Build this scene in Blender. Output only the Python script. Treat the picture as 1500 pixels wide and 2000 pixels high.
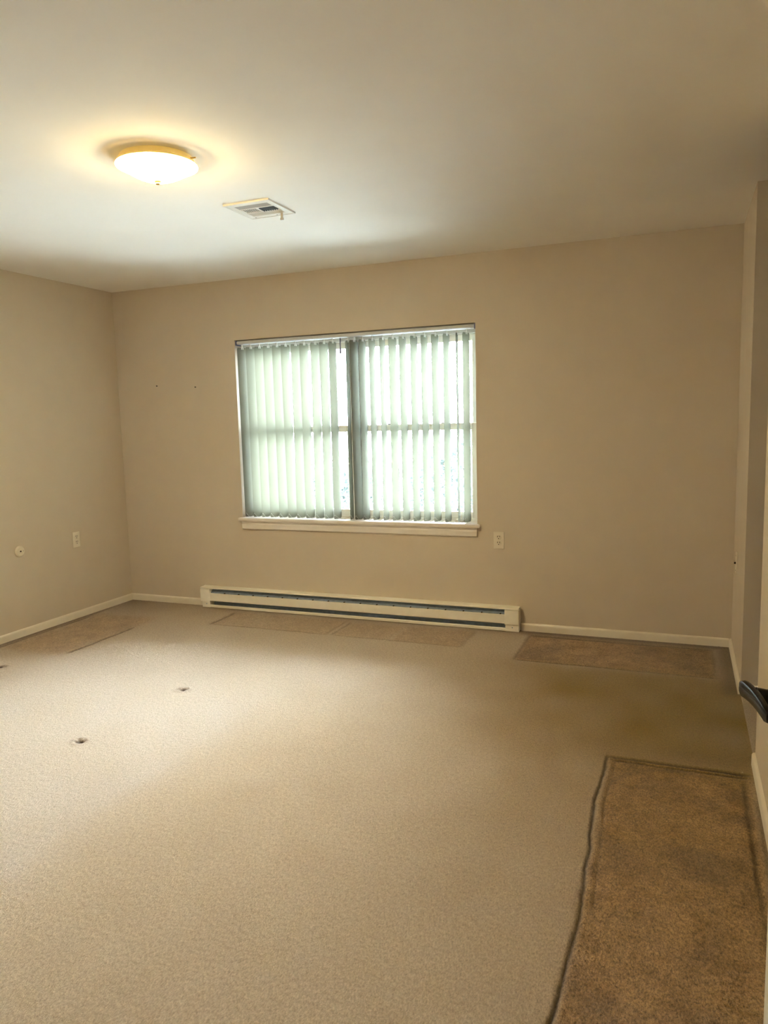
import bpy, bmesh, math, random
import numpy as np
from mathutils import Vector, Matrix

for o in list(bpy.data.objects):
    bpy.data.objects.remove(o, do_unlink=True)
S = bpy.context.scene
COL = S.collection
random.seed(7)
rng = np.random.default_rng(7)

# ------------------------------------------------------------------ camera, world, exposure
F_PX, YAW, PITCH, ROLL = 1460.92, 0.3816, 0.1215, -0.0258
CAM = Vector((4.1575, -4.7906, 1.3968))
fwd = Vector((-math.sin(YAW) * math.cos(PITCH), math.cos(YAW) * math.cos(PITCH), -math.sin(PITCH)))
rgt = Vector((math.cos(YAW), math.sin(YAW), 0))
upv = rgt.cross(fwd)
r2 = rgt * math.cos(ROLL) + upv * math.sin(ROLL)
u2 = upv * math.cos(ROLL) - rgt * math.sin(ROLL)
cd = bpy.data.cameras.new('camera')
cd.sensor_fit = 'VERTICAL'
cd.sensor_height = 36.0
cd.sensor_width = 27.0
cd.lens = F_PX * 36.0 / 2000.0
cd.clip_start = 0.02
cam = bpy.data.objects.new('camera', cd)
COL.objects.link(cam)
cam.matrix_world = Matrix(((r2.x, u2.x, -fwd.x, CAM.x), (r2.y, u2.y, -fwd.y, CAM.y),
                           (r2.z, u2.z, -fwd.z, CAM.z), (0, 0, 0, 1)))
S.camera = cam

SKY = 42.0
w = bpy.data.worlds.new('overcast_sky')
S.world = w
w.use_nodes = True
bg = w.node_tree.nodes['Background']
bg.inputs['Color'].default_value = (0.81, 0.895, 1.0, 1)
bg.inputs['Strength'].default_value = SKY

LAMP = 50.0
S.view_settings.view_transform = 'Standard'
S.view_settings.look = 'None'
S.view_settings.gamma = 1.0
S.view_settings.use_curve_mapping = False
S.view_settings.exposure = 1.45
try:
    S.cycles.max_bounces = 8
    S.cycles.diffuse_bounces = 6
    S.cycles.glossy_bounces = 2
    S.cycles.transparent_max_bounces = 8
except Exception:
    pass

# ------------------------------------------------------------------ dimensions
W, H = 4.449, 2.44            # room width and ceiling height
YN = -5.6                     # wall behind the camera
RD, RN = 0.82, 1.634          # opening to the side hall in the right wall
HX = 5.75                     # far side of the side hall
WX0, WX1, WZ0, WZ1 = 1.090, 2.900, 0.690, 2.008   # window opening
T = 0.19                      # wall thickness

# ------------------------------------------------------------------ helpers
def mat(name):
    m = bpy.data.materials.new(name)
    m.use_nodes = True
    nt = m.node_tree
    return m, nt, nt.nodes['Principled BSDF']

def simple(name, col, rough=0.5, metal=0.0, noise=0.0, scale=30.0, bump=0.0, bscale=200.0, spec=0.5):
    m, nt, b = mat(name)
    b.inputs['Base Color'].default_value = (*col, 1)
    b.inputs['Roughness'].default_value = rough
    b.inputs['Metallic'].default_value = metal
    b.inputs['Specular IOR Level'].default_value = spec
    tc = nt.nodes.new('ShaderNodeTexCoord')
    if noise:
        n = nt.nodes.new('ShaderNodeTexNoise')
        n.inputs['Scale'].default_value = scale
        n.inputs['Detail'].default_value = 2
        nt.links.new(tc.outputs['Object'], n.inputs['Vector'])
        r = nt.nodes.new('ShaderNodeMapRange')
        r.inputs[1].default_value = 0.3; r.inputs[2].default_value = 0.7
        r.inputs[3].default_value = 1 - noise; r.inputs[4].default_value = 1 + noise
        nt.links.new(n.outputs['Fac'], r.inputs[0])
        mx = nt.nodes.new('ShaderNodeMix'); mx.data_type = 'RGBA'; mx.blend_type = 'MULTIPLY'
        mx.inputs['Factor'].default_value = 1
        mx.inputs['A'].default_value = (*col, 1)
        nt.links.new(r.outputs[0], mx.inputs['B'])
        nt.links.new(mx.outputs['Result'], b.inputs['Base Color'])
    if bump:
        n = nt.nodes.new('ShaderNodeTexNoise')
        n.inputs['Scale'].default_value = bscale
        n.inputs['Detail'].default_value = 1
        nt.links.new(tc.outputs['Object'], n.inputs['Vector'])
        bp = nt.nodes.new('ShaderNodeBump')
        bp.inputs['Strength'].default_value = bump
        bp.inputs['Distance'].default_value = 0.002
        nt.links.new(n.outputs['Fac'], bp.inputs['Height'])
        nt.links.new(bp.outputs['Normal'], b.inputs['Normal'])
    return m

def link(name, me, m=None, parent=None):
    o = bpy.data.objects.new(name, me)
    COL.objects.link(o)
    if m:
        if isinstance(m, (list, tuple)):
            for k in m: me.materials.append(k)
        else:
            me.materials.append(m)
    if parent: o.parent = parent
    return o

def obj(name, bm, m, parent=None, smooth=False):
    me = bpy.data.meshes.new(name)
    bmesh.ops.recalc_face_normals(bm, faces=bm.faces)
    if smooth:
        for f in bm.faces: f.smooth = True
    bm.to_mesh(me); bm.free()
    o = link(name, me, m, parent)
    if smooth:
        me.set_sharp_from_angle(angle=math.radians(38))
    return o

def box(bm, x0, x1, y0, y1, z0, z1, bev=0.0, seg=2):
    vs = [bm.verts.new((x, y, z)) for x in (x0, x1) for y in (y0, y1) for z in (z0, z1)]
    fs = []
    for q in ((0, 1, 3, 2), (4, 6, 7, 5), (0, 4, 5, 1), (2, 3, 7, 6), (0, 2, 6, 4), (1, 5, 7, 3)):
        fs.append(bm.faces.new([vs[i] for i in q]))
    if bev:
        es = list({e for f in fs for e in f.edges})
        bmesh.ops.bevel(bm, geom=es, offset=bev, segments=seg, affect='EDGES', profile=0.5)
    return bm

def B(*a, **k):
    return box(bmesh.new(), *a, **k)

def lathe(bm, prof, n=48, M=None):
    """prof: list of (r, z); revolved about z"""
    rings = []
    for r, z in prof:
        if r < 1e-6:
            rings.append([bm.verts.new((0, 0, z))])
        else:
            rings.append([bm.verts.new((r * math.cos(2 * math.pi * i / n), r * math.sin(2 * math.pi * i / n), z)) for i in range(n)])
    new = [v for r in rings for v in r]
    for a, b in zip(rings, rings[1:]):
        for i in range(n):
            j = (i + 1) % n
            if len(a) == 1 and len(b) == 1: continue
            if len(a) == 1: bm.faces.new((a[0], b[i], b[j]))
            elif len(b) == 1: bm.faces.new((a[i], a[j], b[0]))
            else: bm.faces.new((a[i], a[j], b[j], b[i]))
    if M is not None:
        bmesh.ops.transform(bm, matrix=M, verts=new)
    return bm

def tube(bm, pts, r, n=8):
    pts = [Vector(p) for p in pts]
    prev = None
    rings = []
    for i, p in enumerate(pts):
        t = (pts[min(i + 1, len(pts) - 1)] - pts[max(i - 1, 0)]).normalized()
        a = t.cross(Vector((0, 0, 1)))
        if a.length < 1e-3: a = t.cross(Vector((0, 1, 0)))
        a.normalize(); b = t.cross(a)
        rings.append([bm.verts.new(p + (a * math.cos(2 * math.pi * k / n) + b * math.sin(2 * math.pi * k / n)) * r) for k in range(n)])
    for a, b in zip(rings, rings[1:]):
        for k in range(n):
            bm.faces.new((a[k], a[(k + 1) % n], b[(k + 1) % n], b[k]))
    bm.faces.new(rings[0]); bm.faces.new(rings[-1][::-1])
    return bm

def extrude_profile(bm, prof, axis, a0, a1):
    """closed profile [(p, z)] swept along 'x' (p is y) or 'y' (p is x) from a0 to a1"""
    P = (lambda a, p, z: (a, p, z)) if axis == 'x' else (lambda a, p, z: (p, a, z))
    A = [bm.verts.new(P(a0, p, z)) for p, z in prof]
    Bv = [bm.verts.new(P(a1, p, z)) for p, z in prof]
    n = len(prof)
    for i in range(n):
        bm.faces.new((A[i], A[(i + 1) % n], Bv[(i + 1) % n], Bv[i]))
    bm.faces.new(A); bm.faces.new(Bv[::-1])
    return bm

def struct(o):
    o['kind'] = 'structure'; return o

def tag(o, label, cat, group=None):
    o['label'] = label; o['category'] = cat
    if group: o['group'] = group
    return o

def empty(name, loc=(0, 0, 0)):
    o = bpy.data.objects.new(name, None); COL.objects.link(o); o.location = loc
    o.empty_display_size = 0.05
    return o

# ------------------------------------------------------------------ materials
WALL = simple('cream_wall_paint', (0.595, 0.520, 0.408), 0.75, noise=0.015, scale=6, bump=0.05, bscale=260, spec=0.25)
CEIL = simple('white_ceiling_paint', (0.88, 0.86, 0.80), 0.85, noise=0.01, scale=4, spec=0.2)
TRIM = simple('cream_gloss_trim', (0.76, 0.70, 0.58), 0.42, noise=0.02, scale=20)
SILLM = simple('white_sill_paint', (0.78, 0.74, 0.68), 0.4, noise=0.02, scale=20)
HEAT = simple('heater_enamel', (0.88, 0.85, 0.75), 0.38, noise=0.02, scale=25)
STEEL = simple('heater_galvanised_steel', (0.30, 0.38, 0.49), 0.5, metal=0.15, noise=0.12, scale=40)
DARK = simple('dark_slot', (0.012, 0.010, 0.008), 0.7)
PLATE = simple('ivory_plastic', (0.72, 0.66, 0.53), 0.4)
VINYL = simple('white_vinyl_frame', (0.86, 0.88, 0.85), 0.4)
ALU = simple('white_head_rail', (0.60, 0.62, 0.64), 0.4, noise=0.02)
CAPB = simple('blue_grey_rail_end', (0.10, 0.11, 0.20), 0.45)
BRASS = simple('brass', (0.62, 0.42, 0.12), 0.3, metal=0.9)
PAN = simple('amber_glass_lip', (0.80, 0.62, 0.26), 0.35)
PAN.node_tree.nodes['Principled BSDF'].inputs['Emission Color'].default_value = (1.0, 0.62, 0.13, 1)
PAN.node_tree.nodes['Principled BSDF'].inputs['Emission Strength'].default_value = 0.10
BLACK = simple('black_metal', (0.008, 0.007, 0.007), 0.25, metal=0.0, noise=0.15, scale=60, spec=0.12)
DOORM = simple('door_paint', (0.74, 0.69, 0.58), 0.45, noise=0.02, scale=12)
VENTM = simple('vent_enamel', (0.72, 0.70, 0.63), 0.5)
VENTG = simple('vent_louver_grey', (0.40, 0.39, 0.36), 0.5)
VENTD = simple('vent_shadow_grey', (0.035, 0.040, 0.036), 0.6)
BLOCKERM = simple('sky_blocker_grey', (0.7, 0.7, 0.68), 0.7, noise=0.05)
GRASS = simple('pale_paving', (0.55, 0.56, 0.53), 0.9, noise=0.15, scale=3)
BARK = simple('bark', (0.16, 0.12, 0.09), 0.9, noise=0.3, scale=30)
NAIL = simple('dark_screw', (0.05, 0.045, 0.03), 0.4, metal=0.6)

def vane_material():
    m, nt, b = mat('translucent_vane')
    nt.nodes.remove(b)
    out = nt.nodes['Material Output']
    d = nt.nodes.new('ShaderNodeBsdfDiffuse'); t = nt.nodes.new('ShaderNodeBsdfTranslucent')
    tc = nt.nodes.new('ShaderNodeTexCoord')
    mp = nt.nodes.new('ShaderNodeMapping'); mp.inputs['Scale'].default_value = (60, 60, 1.5)
    n = nt.nodes.new('ShaderNodeTexNoise'); n.inputs['Scale'].default_value = 4
    r = nt.nodes.new('ShaderNodeValToRGB')
    r.color_ramp.elements[0].position = 0.3; r.color_ramp.elements[1].position = 0.7
    r.color_ramp.elements[0].color = (0.220, 0.222, 0.180, 1); r.color_ramp.elements[1].color = (0.230, 0.232, 0.188, 1)
    nt.links.new(tc.outputs['Object'], mp.inputs[0]); nt.links.new(mp.outputs[0], n.inputs['Vector'])
    nt.links.new(n.outputs['Fac'], r.inputs[0]); nt.links.new(r.outputs[0], d.inputs['Color'])
    t.inputs['Color'].default_value = (0.155, 0.158, 0.112, 1)
    mx = nt.nodes.new('ShaderNodeMixShader'); mx.inputs[0].default_value = 0.35
    nt.links.new(d.outputs[0], mx.inputs[1]); nt.links.new(t.outputs[0], mx.inputs[2])
    nt.links.new(mx.outputs[0], out.inputs['Surface'])
    return m
VANE = vane_material()

def glass_material():
    m, nt, b = mat('window_glass')
    nt.nodes.remove(b)
    out = nt.nodes['Material Output']
    t = nt.nodes.new('ShaderNodeBsdfTransparent'); t.inputs['Color'].default_value = (0.93, 0.96, 0.96, 1)
    g = nt.nodes.new('ShaderNodeBsdfGlossy'); g.inputs['Roughness'].default_value = 0.02
    fr = nt.nodes.new('ShaderNodeFresnel'); fr.inputs['IOR'].default_value = 1.45
    mx = nt.nodes.new('ShaderNodeMixShader')
    nt.links.new(fr.outputs[0], mx.inputs[0]); nt.links.new(t.outputs[0], mx.inputs[1]); nt.links.new(g.outputs[0], mx.inputs[2])
    nt.links.new(mx.outputs[0], out.inputs['Surface'])
    return m
GLASS = glass_material()

def lamp_material():
    m, nt, b = mat('glowing_opal_glass')
    b.inputs['Base Color'].default_value = (0.85, 0.80, 0.62, 1)
    b.inputs['Roughness'].default_value = 0.25
    b.inputs['Emission Color'].default_value = (1.0, 0.74, 0.33, 1)
    b.inputs['Emission Strength'].default_value = LAMP
    return m
OPAL = lamp_material()

def leaf_material():
    m, nt, b = mat('tree_leaf')
    nt.nodes.remove(b)
    out = nt.nodes['Material Output']
    d = nt.nodes.new('ShaderNodeBsdfDiffuse'); d.inputs['Color'].default_value = (0.085, 0.100, 0.095, 1)
    t = nt.nodes.new('ShaderNodeBsdfTranslucent'); t.inputs['Color'].default_value = (0.09, 0.11, 0.095, 1)
    mx = nt.nodes.new('ShaderNodeMixShader'); mx.inputs[0].default_value = 0.4
    nt.links.new(d.outputs[0], mx.inputs[1]); nt.links.new(t.outputs[0], mx.inputs[2])
    nt.links.new(mx.outputs[0], out.inputs['Surface'])
    return m
LEAF = leaf_material()

def carpet_material():
    m, nt, b = mat('beige_carpet')
    N, L = nt.nodes, nt.links
    tc = N.new('ShaderNodeTexCoord')
    def noise(scale, detail=4, rough=0.6, vec=None, dist=0.0):
        n = N.new('ShaderNodeTexNoise'); n.inputs['Scale'].default_value = scale
        n.inputs['Detail'].default_value = detail; n.inputs['Roughness'].default_value = rough
        n.inputs['Distortion'].default_value = dist
        L.new(vec or tc.outputs['Object'], n.inputs['Vector']); return n.outputs['Fac']
    def rng_(src, a, b_, c, d_):
        r = N.new('ShaderNodeMapRange'); L.new(src, r.inputs[0])
        for i, v in enumerate((a, b_, c, d_)): r.inputs[i + 1].default_value = v
        return r.outputs[0]
    def math_(op, a, b_):
        k = N.new('ShaderNodeMath'); k.operation = op; k.use_clamp = False
        for i, v in enumerate((a, b_)):
            if isinstance(v, float): k.inputs[i].default_value = v
            else: L.new(v, k.inputs[i])
        return k.outputs[0]
    def mixc(fac, a, b_, mode='MIX'):
        k = N.new('ShaderNodeMix'); k.data_type = 'RGBA'; k.blend_type = mode
        if isinstance(fac, float): k.inputs['Factor'].default_value = fac
        else: L.new(fac, k.inputs['Factor'])
        for nm, v in (('A', a), ('B', b_)):
            if isinstance(v, tuple): k.inputs[nm].default_value = (*v, 1)
            else: L.new(v, k.inputs[nm])
        return k.outputs['Result']
    def attr(nm):
        a = N.new('ShaderNodeAttribute'); a.attribute_name = nm; return a.outputs['Fac']
    patch, groove, dirt = attr('patch'), attr('groove'), attr('dirt')
    base = mixc(rng_(noise(1.1, 3), 0.35, 0.65, 0.0, 1.0), (0.390, 0.300, 0.198), (0.425, 0.334, 0.226))
    base = mixc(attr('pale_left'), base, (0.470, 0.415, 0.355))
    # brown, soiled footprint of furniture, blotchy
    blot = noise(10.0, 5, 0.75, dist=0.4)
    brown = mixc(rng_(blot, 0.36, 0.62, 0.0, 1.0), (0.215, 0.120, 0.046), (0.375, 0.232, 0.102))
    c = mixc(patch, base, brown)
    c = mixc(attr('dim_right'), c, (0.215, 0.130, 0.016))
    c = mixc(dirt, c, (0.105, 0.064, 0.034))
    c = mixc(groove, c, (0.022, 0.012, 0.006))
    mp = N.new('ShaderNodeMapping'); mp.inputs['Scale'].default_value = (1.0, 0.55, 1.0)
    mp.inputs['Rotation'].default_value = (0, 0, 0.9)
    L.new(tc.outputs['Object'], mp.inputs[0])
    tuft = noise(210.0, 3, 0.75, vec=mp.outputs[0])
    fine = noise(480.0, 2, 0.7)
    g = math_('ADD', rng_(tuft, 0.3, 0.7, -0.32, 0.32), rng_(fine, 0.3, 0.7, -0.16, 0.16))
    g = math_('ADD', g, rng_(noise(70.0, 4), 0.3, 0.7, -0.12, 0.12))
    g = math_('MULTIPLY', g, math_('ADD', 1.0, math_('MULTIPLY', patch, 0.9)))
    g = math_('ADD', g, 1.0)
    c = mixc(1.0, c, g, 'MULTIPLY')
    L.new(c, b.inputs['Base Color'])
    b.inputs['Roughness'].default_value = 0.95
    b.inputs['Specular IOR Level'].default_value = 0.1
    b.inputs['Sheen Weight'].default_value = 0.15
    b.inputs['Sheen Roughness'].default_value = 0.6
    bp = N.new('ShaderNodeBump'); bp.inputs['Strength'].default_value = 1.0; bp.inputs['Distance'].default_value = 0.004
    L.new(math_('ADD', tuft, math_('MULTIPLY', fine, 0.5)), bp.inputs['Height'])
    L.new(bp.outputs['Normal'], b.inputs['Normal'])
    return m
CARPET = carpet_material()

# ------------------------------------------------------------------ floor (real relief: grooves, pits, pile)
def build_floor():
    def seq(*segs):
        out = []
        for a, b_, st in segs:
            n = max(1, int(round(abs(b_ - a) / st)))
            out += list(np.linspace(a, b_, n, endpoint=False))
        out.append(segs[-1][1]); return np.array(out)
    xs = seq((0, 0.05, 0.01), (0.05, 3.2, 0.0085), (3.2, 3.85, 0.007), (3.85, W, 0.0042))
    ys = seq((0, -1.7, 0.007), (-1.7, -3.4, 0.006), (-3.4, YN, 0.03))
    X, Y = np.meshgrid(xs, ys, indexing='ij')
    def vnoise(sc, seed):
        r = np.random.default_rng(seed); n = 64
        g = r.random((n, n)); u = X * sc; v = -Y * sc
        i = np.floor(u).astype(int); j = np.floor(v).astype(int); fu = u - i; fv = v - j
        fu = fu * fu * (3 - 2 * fu); fv = fv * fv * (3 - 2 * fv)
        a = g[i % n, j % n]; b_ = g[(i + 1) % n, j % n]; c = g[i % n, (j + 1) % n]; d_ = g[(i + 1) % n, (j + 1) % n]
        return (a * (1 - fu) + b_ * fu) * (1 - fv) + (c * (1 - fu) + d_ * fu) * fv
    n1 = vnoise(9, 1) - .5; n2 = vnoise(9, 2) - .5; n3 = vnoise(40, 3) - .5; nb = vnoise(3, 4)
    Xw = X + n1 * 0.008 + n3 * 0.004; Yw = Y + n2 * 0.008 + n3 * 0.004
    sm = lambda e, k: 1 / (1 + np.exp(-np.clip(e / k, -40, 40)))
    patch = np.zeros_like(X); groove = np.zeros_like(X); Z = np.zeros_like(X); dirt = np.zeros_like(X)
    # x0, x1, y0 (far), y1 (near), strength, edge softness
    P = [(1.07, 1.995, -0.13, -0.455, 0.34, 0.012), (2.03, 2.425, -0.15, -0.455, 0.36, 0.012),
         (2.44, 2.90, -0.12, -0.465, 0.44, 0.012), (3.268, 4.34, -0.095, -0.60, 0.86, 0.008),
         (3.912, 4.418, -1.732, -3.75, 1.0, 0.007), (0.06, 0.59, -0.45, -1.36, 0.55, 0.03)]
    for x0, x1, yf, yn, s, k in P:
        ins = sm(Xw - x0, k) * sm(x1 - Xw, k) * sm(yf - Yw, k) * sm(Yw - yn, k)
        patch = np.maximum(patch, ins * s); Z -= 0.003 * ins
    def line(d, along, lo, hi, s, wd):
        """groove of strength s where |d| is small and lo < along < hi"""
        e = np.exp(-(d / wd) ** 2) * sm(along - lo, 0.01) * sm(hi - along, 0.01) * s
        np.maximum(groove, e, out=groove); Z[:] -= 0.009 * e
    gn = 0.55 + 0.75 * nb
    # in front of the heater
    line(Yw + 0.455, X, 1.09, 1.985, 0.60 * gn, 0.006)
    line(Xw - 1.07, -Y, 0.14, 0.46, 0.65 * gn, 0.010)
    line(Xw - 1.975, -Y, 0.15, 0.45, 0.55 * gn, 0.007); line(Xw - 2.02, -Y, 0.15, 0.45, 0.62 * gn, 0.008)
    line(Yw + 0.457, X, 2.04, 2.90, 0.60 * gn, 0.006)
    line(Xw - 2.905, -Y, 0.12, 0.46, 0.30 * gn, 0.016)
    # by the right end of the back wall
    line(Yw + 0.603, X, 3.28, 4.34, 0.95 * gn, 0.008); line(Xw - 3.267, -Y, 0.10, 0.60, 0.5 * gn, 0.010)
    line(Yw + 0.098, X, 3.27, 4.34, 0.5 * gn, 0.010); line(Yw + 0.128, X, 4.05, 4.34, 0.35, 0.006)
    line(Xw - 4.342, -Y, 0.12, 0.60, 0.30 * gn, 0.012)
    # big footprint beside the right wall, double lines along its edges
    wob = 0.012 * np.sin((Y + 1.7) * 4.2)
    line(Xw - 3.900 - wob, -Y, 1.72, 3.9, 1.0 * gn, 0.0062); line(Xw - 3.935 - wob, -Y, 1.76, 2.75, 0.30 * gn, 0.0045)
    line(Yw + 1.728, X, 3.895, 4.42, 0.95 * gn, 0.008); line(Yw + 1.755, X, 3.91, 4.41, 0.75 * gn, 0.007)
    line(Xw - 4.395, -Y, 1.80, 3.6, 0.55 * gn, 0.008); line(Xw - 4.432, -Y, 1.95, 3.6, 0.40 * gn, 0.008)
    Z += 0.004 * np.exp(-((Xw - 3.918 - wob) / 0.010) ** 2) * sm(-Y - 1.75, 0.01)
    # arc left by a round base inside the footprint
    rr = np.hypot(X - 4.17, (Y + 2.02)); ang = np.arctan2(Y + 2.02, X - 4.17)
    arc = np.exp(-((rr - 0.245) / 0.014) ** 2) * sm(ang - 0.9, 0.15) * sm(2.95 - ang, 0.15)
    dirt = np.maximum(dirt, 0.5 * arc)
    blob = np.clip((vnoise(4.5, 31) * 0.6 + vnoise(11, 32) * 0.4 - 0.50) * 4.0, 0, 1)
    dirt = np.maximum(dirt, 0.42 * blob * np.clip((patch - 0.6) * 4, 0, 1))
    # left wall footprint
    line(Xw - 0.592, -Y, 0.70, 1.30, 0.65 * gn, 0.010); line(Xw - 0.062, -Y, 0.55, 1.9, 0.45 * gn, 0.008)
    # soiling along the skirting
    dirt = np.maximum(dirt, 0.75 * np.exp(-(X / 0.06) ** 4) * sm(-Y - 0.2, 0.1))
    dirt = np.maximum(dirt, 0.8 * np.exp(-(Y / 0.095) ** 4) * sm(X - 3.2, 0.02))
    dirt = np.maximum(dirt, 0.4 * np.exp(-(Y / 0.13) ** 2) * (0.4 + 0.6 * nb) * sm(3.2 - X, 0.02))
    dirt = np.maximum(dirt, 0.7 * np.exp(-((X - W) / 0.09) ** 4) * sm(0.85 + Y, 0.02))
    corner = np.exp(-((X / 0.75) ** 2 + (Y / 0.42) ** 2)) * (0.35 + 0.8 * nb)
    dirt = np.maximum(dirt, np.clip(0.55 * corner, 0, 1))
    dirt = np.maximum(dirt, 0.28 * np.exp(-(((X - 4.15) / 0.35) ** 2 + ((Y + 1.63) / 0.09) ** 2)) * nb * 1.4)
    # browner, yellowish carpet on the right; the dim light there is painted in
    dim_right = sm(X - 3.25 - 0.25 * (nb - .5), 0.16) * sm(-Y - 0.62, 0.05) * sm(Y + 1.85, 0.12)
    dim_right = np.maximum(dim_right, 0.45 * sm(X - 3.45 - 0.2 * (nb - .5), 0.13) * sm(-Y - 0.62, 0.05) * sm(Y + 3.0, 0.25))
    dim_right = 0.88 * np.clip(dim_right, 0, 1) * (0.75 + 0.5 * vnoise(5, 12))
    # paler, greyer left part of the carpet, strongest along its border
    xb = 2.17 + 0.05 * (vnoise(2.2, 21) - .5) + 0.02 * (vnoise(8, 22) - .5)
    side = np.where(X < xb, np.exp(-np.clip(xb - X, 0, 9) / 0.55), np.exp(-np.clip(X - xb, 0, 9) / 0.11))
    pale_left = 0.32 * sm(xb + 0.5 * sm(Y + 1.65, 0.2) - X, 0.08 + 0.3 * sm(Y + 1.65, 0.2)) * sm(-Y - 0.65, 0.12) + 0.42 * side * sm(-Y - 1.75, 0.12)
    pale_left = pale_left * (0.75 + 0.5 * vnoise(4, 23))
    pale_left = np.clip(pale_left, 0, 0.9) * sm(X - 0.55, 0.08)
    # small torn leg marks
    for hx, hy, s, ll in ((1.705, -1.627, 1.0, 0.9), (1.667, -2.321, 0.95, 0.8), (0.416, -1.646, 0.9, 1.0)):
        a = (X - hx) + 0.012 * n3; c = (Y - hy) + 0.016 * (vnoise(120, 77) - .5)
        jag = 1 + 0.9 * (vnoise(90, int(hx * 100)) - .5)
        e = np.exp(-((a / (0.016 * jag)) ** 2 + (c / (0.013 * jag)) ** 2))
        Z -= 0.014 * e * s
        groove = np.maximum(groove, np.clip(1.7 * e * s, 0, 1))
        dirt = np.maximum(dirt, 0.6 * np.exp(-((a / 0.036) ** 2 + (c / 0.030) ** 2)) * vnoise(110, int(hx * 100) + 1) * 1.5)
        Z += 0.003 * np.exp(-((np.hypot(a, c) - 0.033) / 0.010) ** 2) * s
    Z += rng.normal(0, 0.0005, X.shape) + 0.001 * (vnoise(6, 9) - .5)
    edge = np.minimum(np.minimum(X, W - X), -Y)
    nx, ny = X.shape
    co = np.stack([X, Y, Z], -1).reshape(-1, 3)
    idx = np.arange(nx * ny).reshape(nx, ny)
    f = np.stack([idx[:-1, :-1], idx[:-1, 1:], idx[1:, 1:], idx[1:, :-1]], -1).reshape(-1, 4)
    me = bpy.data.meshes.new('floor')
    me.vertices.add(len(co)); me.vertices.foreach_set('co', co.ravel())
    me.loops.add(f.size); me.loops.foreach_set('vertex_index', f.ravel().astype(np.int32))
    me.polygons.add(len(f)); me.polygons.foreach_set('loop_start', np.arange(0, f.size, 4, dtype=np.int32))
    me.update(calc_edges=True); me.validate()
    me.polygons.foreach_set('use_smooth', np.ones(len(f), dtype=bool))
    for nm, arr in (('patch', patch), ('groove', groove), ('dirt', dirt), ('dim_right', dim_right), ('pale_left', pale_left)):
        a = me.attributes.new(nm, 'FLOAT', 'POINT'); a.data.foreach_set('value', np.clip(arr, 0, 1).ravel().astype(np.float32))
    if me.polygons[0].normal.z < 0: me.flip_normals()
    return struct(link('floor', me, CARPET))
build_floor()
struct(obj('floor_hall', B(W, HX, YN, -RD + 0.01, -0.05, 0.0), CARPET))

# ------------------------------------------------------------------ shell
struct(obj('ceiling', B(-T, HX + T, YN - T, T, H, H + 0.12), CEIL))
bm = bmesh.new()
box(bm, -T, WX0, 0, T, -0.05, H); box(bm, WX1, HX + T, 0, T, -0.05, H)
box(bm, WX0, WX1, 0, T, -0.05, WZ0); box(bm, WX0, WX1, 0, T, WZ1, H)
struct(obj('wall_back', bm, WALL))
struct(obj('wall_left', B(-T, 0, YN - T, 0, -0.05, H), WALL))
struct(obj('wall_front', B(0, HX + T, YN - T, YN, -0.05, H), WALL))
DY0, DY1, DZ = -4.150, -3.352, 2.05      # doorway in the right wall
bm = bmesh.new()
box(bm, W, HX, -RD, 0, -0.05, H)                       # block between room corner and hall
box(bm, W, W + 0.12, DY1, -RN, -0.05, H)
box(bm, W, W + 0.12, DY0, DY1, DZ, H)
box(bm, W, W + 0.12, YN, DY0, -0.05, H)
struct(obj('wall_right', bm, WALL))
struct(obj('wall_hall', B(HX, HX + T, YN, 0, -0.05, H), WALL))

# baseboards, rounded top
def bb_profile(s):
    h, t = 0.052, 0.013
    pr = [(0, 0)] + [(t, 0), (t, h - 0.012)]
    for k in range(1, 6):
        a = k * math.pi / 10
        pr.append((t - 0.010 * (1 - math.cos(a)) , h - 0.012 + 0.012 * math.sin(a)))
    pr.append((0, h))
    return [(s * p, z) for p, z in pr]
def baseboard(name, axis, off, s, segs):
    bm = bmesh.new()
    for a, b_ in segs:
        extrude_profile(bm, [(off + p, z) for p, z in bb_profile(s)], axis, a, b_)
    return struct(obj(name, bm, TRIM, smooth=True))
baseboard('baseboard_back', 'x', 0, -1, [(0.013, 0.712), (3.192, W - 0.013)])
baseboard('baseboard_left', 'y', 0, 1, [(0, YN)])
baseboard('baseboard_right', 'y', W, -1, [(0, -RD), (-RN + 0.004, DY1 + 0.062), (DY0 - 0.062, YN)])
baseboard('baseboard_hall', 'x', -RD, -1, [(W - 0.0, HX)])

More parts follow.
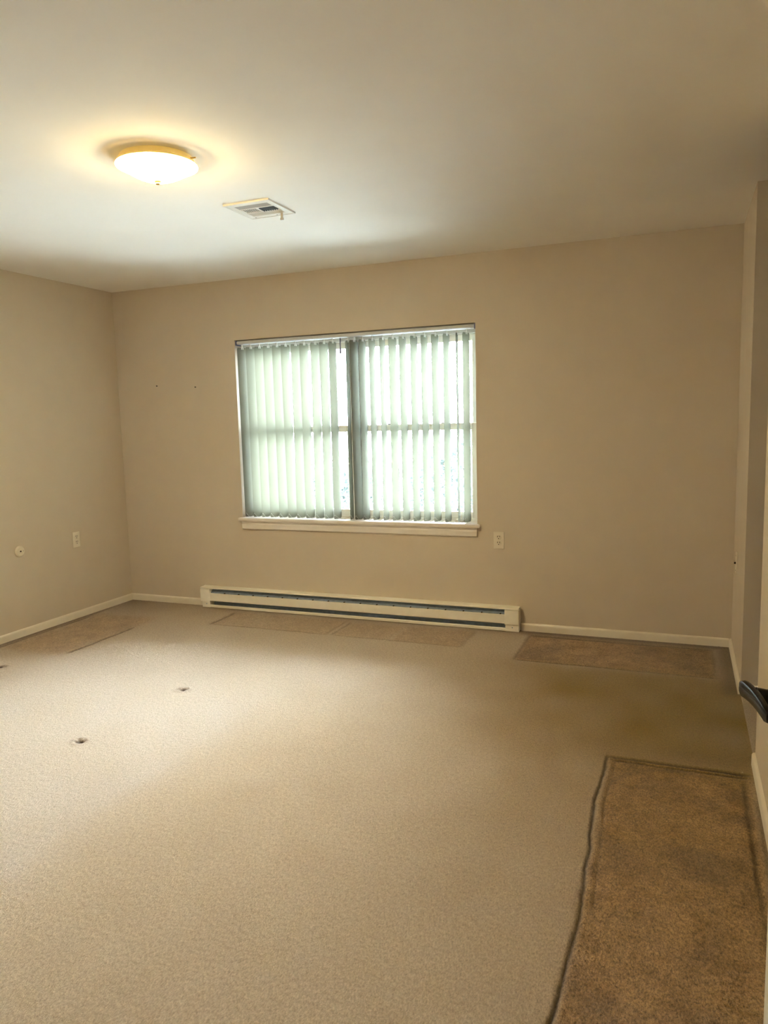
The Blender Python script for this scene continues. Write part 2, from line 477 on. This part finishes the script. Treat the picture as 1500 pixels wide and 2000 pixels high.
# ------------------------------------------------------------------ windows
def window(name, x0, x1):
    y0, y1 = 0.110, 0.180
    root = empty(name, (0, 0, 0)); struct(root)
    bm = bmesh.new()
    fw = 0.028
    z0, z1 = WZ0 + 0.012, WZ1
    box(bm, x0, x0 + fw, y0, y1, z0, z1); box(bm, x1 - fw, x1, y0, y1, z0, z1)
    box(bm, x0 + fw, x1 - fw, y0, y1, z1 - 0.05, z1); box(bm, x0 + fw, x1 - fw, y0, y1, z0, z0 + 0.018)
    obj('frame', bm, VINYL, root)
    def sash(za, zb, ya, yb, nm):
        st = 0.036
        bm = bmesh.new()
        a, b_ = x0 + fw, x1 - fw
        box(bm, a, a + st, ya, yb, za, zb, 0.004, 1); box(bm, b_ - st, b_, ya, yb, za, zb, 0.004, 1)
        box(bm, a + st, b_ - st, ya, yb, zb - 0.046, zb, 0.004, 1); box(bm, a + st, b_ - st, ya, yb, za, za + 0.046, 0.004, 1)
        s = obj('sash', bm, VINYL, root)
        ym = (ya + yb) / 2
        obj('pane', B(a + st - 0.003, b_ - st + 0.003, ym - 0.002, ym + 0.002, za + 0.043, zb - 0.043), GLASS, s)
        return s
    zm = 1.345
    sash(zm - 0.022, z1 - 0.05, 0.147, 0.175, 'upper')
    lo = sash(z0 + 0.018, zm + 0.024, 0.117, 0.145, 'lower')
    for k in (0.28, 0.72):
        xx = x0 + (x1 - x0) * k
        bm = bmesh.new()
        box(bm, xx - 0.028, xx + 0.028, 0.119, 0.145, zm + 0.024, zm + 0.030, 0.002, 1)
        box(bm, xx - 0.008, xx + 0.030, 0.115, 0.137, zm + 0.030, zm + 0.040, 0.003, 1)
        obj('sash_lock', bm, NAIL, lo)
    return root
XM = 1.995
window('window_1', WX0, XM - 0.012)
window('window_2', XM + 0.012, WX1)
struct(obj('trim_1', B(XM - 0.014, XM + 0.014, 0.100, T, WZ0 + 0.012, WZ1), VINYL))
# stool and apron below the window
bm = bmesh.new()
box(bm, WX0, WX1, -0.02, 0.13, 0.676, 0.702)
box(bm, 1.068, 2.922, -0.034, -0.0005, 0.676, 0.702, 0.005, 3)
sill = obj('trim_2', bm, SILLM, smooth=True); struct(sill); sill['label'] = 'white painted window stool with apron'
pr = [(-0.0005, 0.615), (-0.010, 0.615), (-0.016, 0.622), (-0.017, 0.650), (-0.015, 0.662), (-0.019, 0.668), (-0.019, 0.677), (-0.0005, 0.677)]
obj('apron', extrude_profile(bmesh.new(), pr, 'x', 1.090, 2.900), SILLM, sill, smooth=False)

# ------------------------------------------------------------------ vertical blind
blind = empty('vertical_blind', (1.995, 0.045, 0.702))
tag(blind, 'cream vertical blind with half open vanes hanging in the window', 'blind')
BP = Vector((1.995, 0.045, 0.702))
def bl(name, bm, m, smooth=False, parent=None):
    bmesh.ops.translate(bm, verts=bm.verts, vec=-BP)
    return obj(name, bm, m, parent or blind, smooth)
bm = bmesh.new()
box(bm, 1.096, 2.888, 0.020, 0.070, 1.976, 2.002, 0.003, 2)
box(bm, 1.096, 2.888, 0.012, 0.0205, 1.979, 1.999, 0.003, 2)
bl('head_rail', bm, ALU, True)
for xa in (1.0905, 2.8885):
    bl('end_cap', B(xa, xa + 0.0105, 0.008, 0.072, 1.970, 2.005, 0.002, 2), CAPB)
HV, WV = 1.248, 0.0445
def vane_mesh():
    bm = bmesh.new()
    n = 8; zs = [0, 0.012, 0.4, 0.8, 1.2, HV - 0.012, HV]
    grid = []
    for z in zs:
        row = []
        inset = 0.006 if z in (0, HV) else 0.0
        for k in range(n + 1):
            s = -1 + 2 * k / n
            row.append(bm.verts.new((s * (WV - inset), 0.0065 * (s * s - 0.4), z)))
        grid.append(row)
    for a, b_ in zip(grid, grid[1:]):
        for k in range(n):
            f = bm.faces.new((a[k], a[k + 1], b_[k + 1], b_[k])); f.smooth = True
    me = bpy.data.meshes.new('vane'); bm.to_mesh(me); bm.free()
    me.materials.append(VANE)
    return me
VM = vane_mesh()
bm = bmesh.new()
box(bm, -0.003, 0.003, -0.003, 0.003, 0.0, 0.030); box(bm, -0.010, 0.010, -0.0025, 0.0025, -0.012, 0.004)
sm_ = bpy.data.meshes.new('vane_hook'); bm.to_mesh(sm_); bm.free(); sm_.materials.append(VINYL)
vx = [(1.129, 70), (1.201, 69), (1.272, 69), (1.345, 69), (1.420, 70), (1.493, 71), (1.566, 70), (1.641, 71), (1.720, 72), (1.794, 71),
      (1.862, 77), (1.976, 97), (2.030, 72), (2.089, 80), (2.164, 81), (2.239, 84), (2.315, 72), (2.390, 76), (2.466, 75),
      (2.541, 76), (2.616, 74), (2.691, 77), (2.768, 97), (2.826, 74)]
VZ = 0.706
for i, (x, a) in enumerate(vx):
    v = bpy.data.objects.new('vane', VM); COL.objects.link(v); v.parent = blind
    v.location = Vector((x, 0.045, VZ)) - BP
    v.rotation_euler = (random.uniform(-.003, .003), random.uniform(-.004, .004), math.radians(a))
    h = bpy.data.objects.new('vane_hook', sm_); COL.objects.link(h); h.parent = v
    h.location = (0, 0, HV)
# an empty hook where a vane is missing
bm = bmesh.new()
box(bm, 1.918, 1.924, 0.042, 0.048, 1.88, 1.978); box(bm, 1.915, 1.927, 0.043, 0.047, 1.868, 1.90)
bl('vane_hook', bm, CAPB)
# bead chain linking the vane feet on the room side
CH = simple('bead_chain', (0.55, 0.56, 0.48), 0.5)
for (xa, aa), (xb, ab) in zip(vx, vx[1:]):
    pa = Vector((xa - WV * math.cos(math.radians(aa)) * .8, 0.045 - WV * math.sin(math.radians(aa)) * .8, VZ + 0.030))
    pb = Vector((xb - WV * math.cos(math.radians(ab)) * .8, 0.045 - WV * math.sin(math.radians(ab)) * .8, VZ + 0.030))
    pts = [pa.lerp(pb, t) + Vector((0, -0.003, -0.028 * 4 * t * (1 - t))) for t in [k / 8 for k in range(9)]]
    bl('bead_chain', tube(bmesh.new(), pts, 0.0013, 5), CH)

# ------------------------------------------------------------------ baseboard heater
hx0, hx1 = 0.716, 3.187
heater = empty('baseboard_heater', ((hx0 + hx1) / 2, 0, 0))
tag(heater, 'long white metal baseboard heater under the window', 'heater')
HP = Vector(((hx0 + hx1) / 2, 0, 0))
def hp(name, bm, m, smooth=False, parent=None):
    bmesh.ops.translate(bm, verts=bm.verts, vec=-HP)
    return obj(name, bm, m, parent or heater, smooth)
D = -0.066
ci0, ci1 = hx0 + 0.085, hx1 - 0.094
hp('back_plate', B(hx0 + 0.004, hx1 - 0.004, -0.006, -0.001, 0.006, 0.150), STEEL)
# top cover: flat top with a folded front lip
pr = [(-0.0005, 0.162), (D + 0.006, 0.160), (D, 0.157), (D, 0.1500), (D + 0.002, 0.1500), (D + 0.004, 0.1555), (-0.0005, 0.1585)]
hp('top_cover', extrude_profile(bmesh.new(), pr, 'x', hx0 + 0.001, hx1 - 0.001), HEAT)
pr = [(D - 0.001, 0.114), (D - 0.001, 0.058), (D + 0.003, 0.054), (D + 0.012, 0.053), (D + 0.012, 0.055), (D + 0.003, 0.059), (D + 0.001, 0.062), (D + 0.001, 0.114), (D + 0.004, 0.1155), (D + 0.003, 0.1165)]
hp('front_panel', extrude_profile(bmesh.new(), pr, 'x', hx0 + 0.002, hx1 - 0.002), HEAT)
pr = [(D + 0.010, 0.003), (D + 0.004, 0.005), (D + 0.004, 0.021), (D + 0.007, 0.025), (D + 0.011, 0.025), (D + 0.008, 0.021), (D + 0.010, 0.007), (-0.006, 0.006), (-0.006, 0.003)]
hp('bottom_lip', extrude_profile(bmesh.new(), pr, 'x', hx0 + 0.012, hx1 - 0.008), HEAT)
# sloped deflector behind the upper slot and the finned element
pr = [(-0.006, 0.150), (D + 0.016, 0.118), (D + 0.016, 0.114), (-0.006, 0.146)]
hp('deflector', extrude_profile(bmesh.new(), pr, 'x', ci0, ci1), STEEL)
fm = B(-0.0004, 0.0004, D + 0.014, -0.010, 0.034, 0.104)
el = hp('heating_element', tube(bmesh.new(), [(ci0, -0.036, 0.068), (ci1, -0.036, 0.068)], 0.006, 10), STEEL, True)
bm = bmesh.new()
k = ci0 + 0.03
while k < ci1 - 0.03:
    box(bm, k - 0.0004, k + 0.0004, D + 0.014, -0.012, 0.040, 0.100); k += 0.009
fm.free()
fins = hp('fins', bm, STEEL, False); fins.parent = el; fins['kind'] = 'stuff'
# end caps: full height, the lower part set back
for a, b_, nm in ((hx0, ci0, 'l'), (ci1, hx1, 'r')):
    bm = bmesh.new()
    box(bm, a, b_, D - 0.002, -0.0005, 0.049, 0.1465, 0.002, 2)
    ec = hp('end_cap', bm, HEAT, True)
    lo_ = (a + 0.010, b_ - 0.004) if nm == 'l' else (a + 0.004, b_ - 0.001)
    hp('end_foot', B(lo_[0], lo_[1], D + 0.005, -0.0005, 0.002, 0.052, 0.002, 2), HEAT, True, parent=None)
    hp('screw', lathe(bmesh.new(), [(0, 0.002), (0.0035, 0.001), (0.004, 0)], 10,
                      Matrix.Translation((a + 0.05, D + 0.0048, 0.030)) @ Matrix.Rotation(math.pi / 2, 4, 'X')), STEEL)
k = ci0 + 0.13
while k < ci1:
    hp('bracket', B(k - 0.004, k + 0.004, D + 0.002, D + 0.014, 0.110, 0.121), DARK); k += 0.1255

# ------------------------------------------------------------------ ceiling lamp
LX, LY = 2.216, -2.250
lamp = empty('ceiling_lamp', (LX, LY, H))
tag(lamp, 'lit round flush ceiling lamp with opal glass bowl', 'lamp')
obj('pan', lathe(bmesh.new(), [(0, 0), (0.140, 0), (0.143, -0.004), (0.148, -0.020), (0.156, -0.025), (0.159, -0.028), (0.157, -0.0305), (0, -0.0305)], 64), PAN, lamp, True)
glass_p = []
RG = 0.157
for k in range(0, 25):       # bowl: turned-out rim, then a shallow dome
    s = k / 24
    r = RG * (1 - s)
    u = r / RG
    z = -0.031 - 0.054 * (0.55 * (0.5 + 0.5 * math.cos(math.pi * u ** 1.4)) + 0.45 * (1 - u ** 2.5))
    glass_p.append((max(r, 0.0), z))
prof = [(RG, -0.031)] + glass_p[1:]
obj('glass_shade', lathe(bmesh.new(), prof, 72), OPAL, lamp, True)
obj('finial', lathe(bmesh.new(), [(0.0, -0.100), (0.006, -0.0995), (0.009, -0.097), (0.009, -0.092), (0.013, -0.090), (0.014, -0.086), (0.0, -0.083)], 24), BRASS, lamp, True)
obj('retaining_screw', tube(bmesh.new(), [(0.142, 0.02, -0.014), (0.166, 0.024, -0.014)], 0.003, 8), BRASS, lamp)

# ------------------------------------------------------------------ ceiling vent
vx0, vx1, vy0, vy1 = 2.092, 2.335, -1.600, -1.340
vent = empty('ceiling_vent', ((vx0 + vx1) / 2, (vy0 + vy1) / 2, H))
tag(vent, 'square white ceiling air vent with grey louvers', 'vent')
VP = Vector(((vx0 + vx1) / 2, (vy0 + vy1) / 2, H))
def vp(name, bm, m, smooth=False):
    bmesh.ops.translate(bm, verts=bm.verts, vec=-VP); return obj(name, bm, m, vent, smooth)
u0, u1 = vx0 + 0.030, vx1 - 0.030
rows = [(vy0 + 0.040, vy0 + 0.090), (vy0 + 0.102, vy0 + 0.160), (vy0 + 0.172, vy0 + 0.222)]
um = (u0 + u1) / 2
zt, zb = H, H - 0.006
bm = bmesh.new()
box(bm, vx0, u0, vy0, vy1, zb, zt); box(bm, u1, vx1, vy0, vy1, zb, zt)
box(bm, u0, u1, vy0, rows[0][0], zb, zt); box(bm, u0, u1, rows[2][1], vy1, zb, zt)
box(bm, u0, u1, rows[0][1], rows[1][0], zb, zt); box(bm, u0, u1, rows[1][1], rows[2][0], zb, zt)
box(bm, um - 0.006, um + 0.006, rows[1][0], rows[1][1], zb, zt)
# raised outer lip
box(bm, vx0 - 0.003, vx1 + 0.003, vy0 - 0.003, vy0 + 0.004, H - 0.008, zt); box(bm, vx1 - 0.004, vx1 + 0.003, vy0, vy1, H - 0.008, zt)
box(bm, vx0 - 0.003, vx0 + 0.004, vy0, vy1, H - 0.008, zt); box(bm, vx0 - 0.003, vx1 + 0.003, vy1 - 0.004, vy1 + 0.003, H - 0.008, zt)
vp('frame', bm, VENTM)
vp('duct', B(u0, u1, rows[0][0], rows[2][1], H - 0.0012, H - 0.0002), DARK)
def louvers(x0, x1, y0, y1, along, tilt, n, m):
    for k in range(n):
        t = (k + 0.5) / n
        bm = bmesh.new()
        if along == 'x':
            pitch = (y1 - y0) / n
            box(bm, x0, x1, -pitch * 0.5, pitch * 0.5, -0.0004, 0.0004)
            M = Matrix.Translation((0, y0 + (y1 - y0) * t, H - 0.0038)) @ Matrix.Rotation(tilt, 4, 'X')
        else:
            pitch = (x1 - x0) / n
            box(bm, -pitch * 0.5, pitch * 0.5, y0, y1, -0.0004, 0.0004)
            M = Matrix.Translation((x0 + (x1 - x0) * t, 0, H - 0.0038)) @ Matrix.Rotation(tilt, 4, 'Y')
        bmesh.ops.transform(bm, matrix=M, verts=bm.verts)
        vp('louver', bm, m)
louvers(u0, u1, *rows[0], 'x', -0.25, 6, VENTG)
louvers(u0, u1, *rows[2], 'x', -0.30, 6, VENTM)
louvers(u0, um - 0.006, *rows[1], 'y', 0.28, 8, VENTM)
louvers(um + 0.006, u1, *rows[1], 'y', -1.25, 7, VENTD)
bm = bmesh.new()
box(bm, u1 - 0.030, u1 - 0.018, vy1 - 0.036, vy1 - 0.032, H - 0.034, H - 0.004); box(bm, u1 - 0.032, u1 - 0.016, vy1 - 0.038, vy1 - 0.030, H - 0.040, H - 0.030)
vp('damper_lever', bm, VENTG)
for xx in (vx0 + 0.03, vx1 - 0.09):
    vp('screw', lathe(bmesh.new(), [(0, -0.0085), (0.004, -0.0075), (0.0045, -0.006)], 10, Matrix.Translation((xx, vy1 - 0.015, H))), VENTG)

# ------------------------------------------------------------------ wall plates (built facing -Y at the origin, then turned)
def round_rect_plate(bm, w_, h_, d_):
    box(bm, -w_ / 2, w_ / 2, -d_, 0.0, -h_ / 2, h_ / 2, 0.0025, 2)
def outlet(loc, rotz, label):
    t = empty('wall_outlet', loc); t.rotation_euler = (0, 0, rotz)
    tag(t, label, 'outlet')
    bm = bmesh.new(); round_rect_plate(bm, 0.070, 0.114, 0.006)
    obj('cover_plate', bm, PLATE, t, True)
    for s in (1, -1):
        bm = bmesh.new()
        lathe(bm, [(0.0, -0.0085), (0.0155, -0.0085), (0.0168, -0.007), (0.0168, -0.004)], 24, Matrix.Diagonal((1, 1, 1, 1)))
        bmesh.ops.transform(bm, matrix=Matrix.Translation((0, 0, s * 0.0195)) @ Matrix.Rotation(-math.pi / 2, 4, 'X') @ Matrix.Diagonal((1, 0.84, 1, 1)), verts=bm.verts)
        for v in bm.verts: v.co.y = -abs(v.co.y)
        r = obj('receptacle', bm, PLATE, t, True)
        for dx in (-0.0068, 0.0068):
            obj('slot', B(dx - 0.0017, dx + 0.0017, -0.0092, -0.0080, s * 0.0195 + 0.001, s * 0.0195 + 0.0105), DARK, r)
        obj('slot', lathe(bmesh.new(), [(0, -0.0092), (0.0032, -0.0092), (0.0032, -0.0080)], 12,
                          Matrix.Translation((0, 0, s * 0.0195 - 0.0075)) @ Matrix.Rotation(-math.pi / 2, 4, 'X') @ Matrix.Diagonal((1, 1, -1, 1)).inverted() @ Matrix.Identity(4)), DARK, r)
        for q in r.children[-1:]:
            for v in q.data.vertices: v.co.y = -abs(v.co.y)
    o = obj('screw', lathe(bmesh.new(), [(0, 0.0075), (0.0025, 0.007), (0.003, 0.006)], 10), PLATE, t)
    for v in o.data.vertices:
        v.co = Vector((v.co.x, -v.co.z, v.co.y))
    return t
outlet((3.0445, 0, 0.597), 0, 'ivory duplex outlet on the back wall right of the window')
outlet((0, -0.560, 0.583), math.pi / 2, 'ivory duplex outlet on the left wall near the corner')
def yflip(o, s=-1):
    for v in o.data.vertices:
        v.co = Vector((v.co.x, s * v.co.z, v.co.y))
t = empty('cable_cover', (0, -1.071, 0.582)); t.rotation_euler = (0, 0, math.pi / 2)
tag(t, 'round ivory cable cover on the left wall', 'wall plate')
yflip(obj('round_cover', lathe(bmesh.new(), [(0, 0.010), (0.012, 0.0105), (0.020, 0.010), (0.028, 0.012), (0.034, 0.009), (0.038, 0.003), (0.038, 0)], 36), PLATE, t, True))
o = obj('cable_jack', lathe(bmesh.new(), [(0, 0.014), (0.005, 0.014), (0.005, 0.008)], 16), DARK, t); yflip(o)
o = obj('screw', lathe(bmesh.new(), [(0, 0.0125), (0.003, 0.012), (0.003, 0.009)], 12), VENTG, t); yflip(o)
for v in o.data.vertices: v.co.x += 0.024
t = empty('jack_plate', (W, -0.290, 0.565)); t.rotation_euler = (0, 0, -math.pi / 2)
tag(t, 'cream cable wall plate on the right wall next to the hall opening', 'wall plate')
bm = bmesh.new(); round_rect_plate(bm, 0.070, 0.114, 0.007); obj('cover_plate', bm, PLATE, t, True)
o = obj('cable_jack', lathe(bmesh.new(), [(0, 0.016), (0.005, 0.016), (0.006, 0.006)], 14), DARK, t); yflip(o)
for s in (1, -1):
    o = obj('screw', lathe(bmesh.new(), [(0, 0.009), (0.003, 0.0085), (0.0035, 0.006)], 10), VENTG, t); yflip(o)
    for v in o.data.vertices: v.co.z += s * 0.041

# two leftover screws in the back wall
for (x, z), lb in (((0.381, 1.706), 'dark screw left in the back wall, nearer the corner'), ((0.734, 1.684), 'dark screw left in the back wall, nearer the window')):
    bm = bmesh.new()
    lathe(bm, [(0, 0.016), (0.003, 0.0155), (0.0052, 0.013), (0.0052, 0.011), (0.0022, 0.009), (0.0022, -0.004), (0, -0.004)], 14)
    o = obj('wall_screw', bm, NAIL, None, True); yflip(o)
    o.location = (x, 0, z); tag(o, lb, 'screw')

# ------------------------------------------------------------------ door in the right wall, a hand's width ajar
door = empty('door_1', (4.404, -4.136, 0.0)); struct(door)
PHI = math.radians(6.3)
door.rotation_euler = (0, 0, PHI)     # local +Y runs from hinge to latch edge, local -X faces the room
DW, DT = 0.778, 0.035
obj('slab', B(0, DT, 0.0, DW, 0.012, 2.03, 0.002, 1), DOORM, door, True)
for (ya, yb) in ((0.11, 0.35), (0.43, 0.67)):
    for (za, zb_) in ((0.24, 0.86), (1.06, 1.58), (1.68, 1.92)):
        bm = bmesh.new(); box(bm, -0.004, 0.002, ya, yb, za, zb_, 0.003, 2)
        box(bm, -0.007, 0.0, ya + 0.03, yb - 0.03, za + 0.03, zb_ - 0.03, 0.003, 2)
        obj('panel', bm, DOORM, door, True)
for z in (0.25, 1.05, 1.82):
    obj('hinge', tube(bmesh.new(), [(-0.004, -0.006, z - 0.045), (-0.004, -0.006, z + 0.045)], 0.006, 10), BLACK, door, True)
LYH, LZ = 0.686, 0.925
lev = obj('lever_handle', lathe(bmesh.new(), [(0, 0.014), (0.026, 0.013), (0.032, 0.008), (0.033, 0.0)], 32,
          Matrix.Translation((0, LYH, LZ)) @ Matrix.Rotation(-math.pi / 2, 4, 'Y')), BLACK, door, True)
lev['label'] = 'black metal lever handle'
obj('neck', lathe(bmesh.new(), [(0.018, 0.010), (0.016, 0.018), (0.0155, 0.034), (0.018, 0.050), (0.0, 0.050)], 24,
    Matrix.Translation((0, LYH, LZ)) @ Matrix.Rotation(-math.pi / 2, 4, 'Y')), BLACK, lev, True)
# arm: flat blade curving from the neck toward the hinge
bm = bmesh.new()
rings = []
for k in range(13):
    s = k / 12
    y = LYH + 0.052 - 0.140 * s
    xc = -0.053 - 0.010 * (1 - s) ** 3 + 0.004 * s * s
    hh = 0.0150 - 0.004 * s
    th = 0.0085 - 0.002 * s
    zc = LZ + 0.004 * math.sin(math.pi * s)
    if k in (0, 12): hh *= 0.72; th *= 0.6
    ring = []
    for j in range(12):
        a = 2 * math.pi * j / 12
        c, sn = math.cos(a), math.sin(a)
        ring.append(bm.verts.new((xc + th * math.copysign(abs(c) ** 0.6, c), y, zc + hh * math.copysign(abs(sn) ** 0.7, sn))))
    rings.append(ring)
for a, b_ in zip(rings, rings[1:]):
    for j in range(12):
        bm.faces.new((a[j], a[(j + 1) % 12], b_[(j + 1) % 12], b_[j]))
bm.faces.new(rings[0]); bm.faces.new(rings[-1][::-1])
obj('arm', bm, BLACK, lev, True)
# jambs and casing
bm = bmesh.new()
box(bm, W - 0.012, W, DY1, DY1 + 0.060, 0, DZ + 0.06, 0.003, 2); box(bm, W - 0.012, W, DY0 - 0.060, DY0, 0, DZ + 0.06, 0.003, 2)
box(bm, W - 0.012, W, DY0, DY1, DZ, DZ + 0.06, 0.003, 2)
struct(obj('trim_3', bm, TRIM))

# ------------------------------------------------------------------ outside
BLOCKER_DEPTH = 0.75
struct(obj('sky_blocker', B(-1.2, 6.4, T, T + BLOCKER_DEPTH, 2.40, 2.55), BLOCKERM))  # unseen overhang, added to keep sky light off the floor by the window
bmg = B(-40, 40, T, 70, -3.4, -3.2)
struct(obj('ground_outside', bmg, GRASS))
def tree(loc, h, cr, label, seed):
    r = np.random.default_rng(seed)
    t = empty('leafy_tree', loc); tag(t, label, 'tree', None)
    bm = bmesh.new()
    tube(bm, [(0, 0, 0), (0.05, 0, h * .3), (-0.04, 0.05, h * .6), (0.05, 0, h * .85)], 0.13, 8)
    for k in range(7):
        a = r.uniform(0, 6.28); z = h * r.uniform(.35, .7)
        tube(bm, [(0, 0, z), (math.cos(a) * cr * .4, math.sin(a) * cr * .4, z + .5), (math.cos(a) * cr * .8, math.sin(a) * cr * .8, z + 1.0)], 0.04, 5)
    obj('trunk', bm, BARK, t)
    n = 5200
    d = r.normal(size=(n, 3)); d /= np.linalg.norm(d, axis=1)[:, None]
    rad = r.uniform(.45, 1.0, n) ** .6
    c = d * rad[:, None] * np.array([cr, cr, h * .36]) + np.array([0, 0, h * .66])
    c += 0.25 * np.sin(c[:, [1, 2, 0]] * 2.3)
    u = r.normal(size=(n, 3)); u /= np.linalg.norm(u, axis=1)[:, None]
    v = np.cross(u, r.normal(size=(n, 3))); v /= np.linalg.norm(v, axis=1)[:, None]
    s = r.uniform(.07, .14, n)[:, None]
    co = np.stack([c - u * s, c + v * s * .5, c + u * s, c - v * s * .5], 1).reshape(-1, 3)
    me = bpy.data.meshes.new('foliage')
    me.from_pydata(co.tolist(), [], np.arange(4 * n).reshape(-1, 4).tolist())
    o = link('foliage', me, LEAF, t); o['kind'] = 'stuff'
tree((-5.6, 15.0, -3.2), 3.4, 1.7, 'pale leafy tree outside behind the left half of the blind', 3)
tree((-1.7, 15.5, -3.2), 4.2, 1.6, 'pale leafy tree outside behind the right half of the blind', 5)
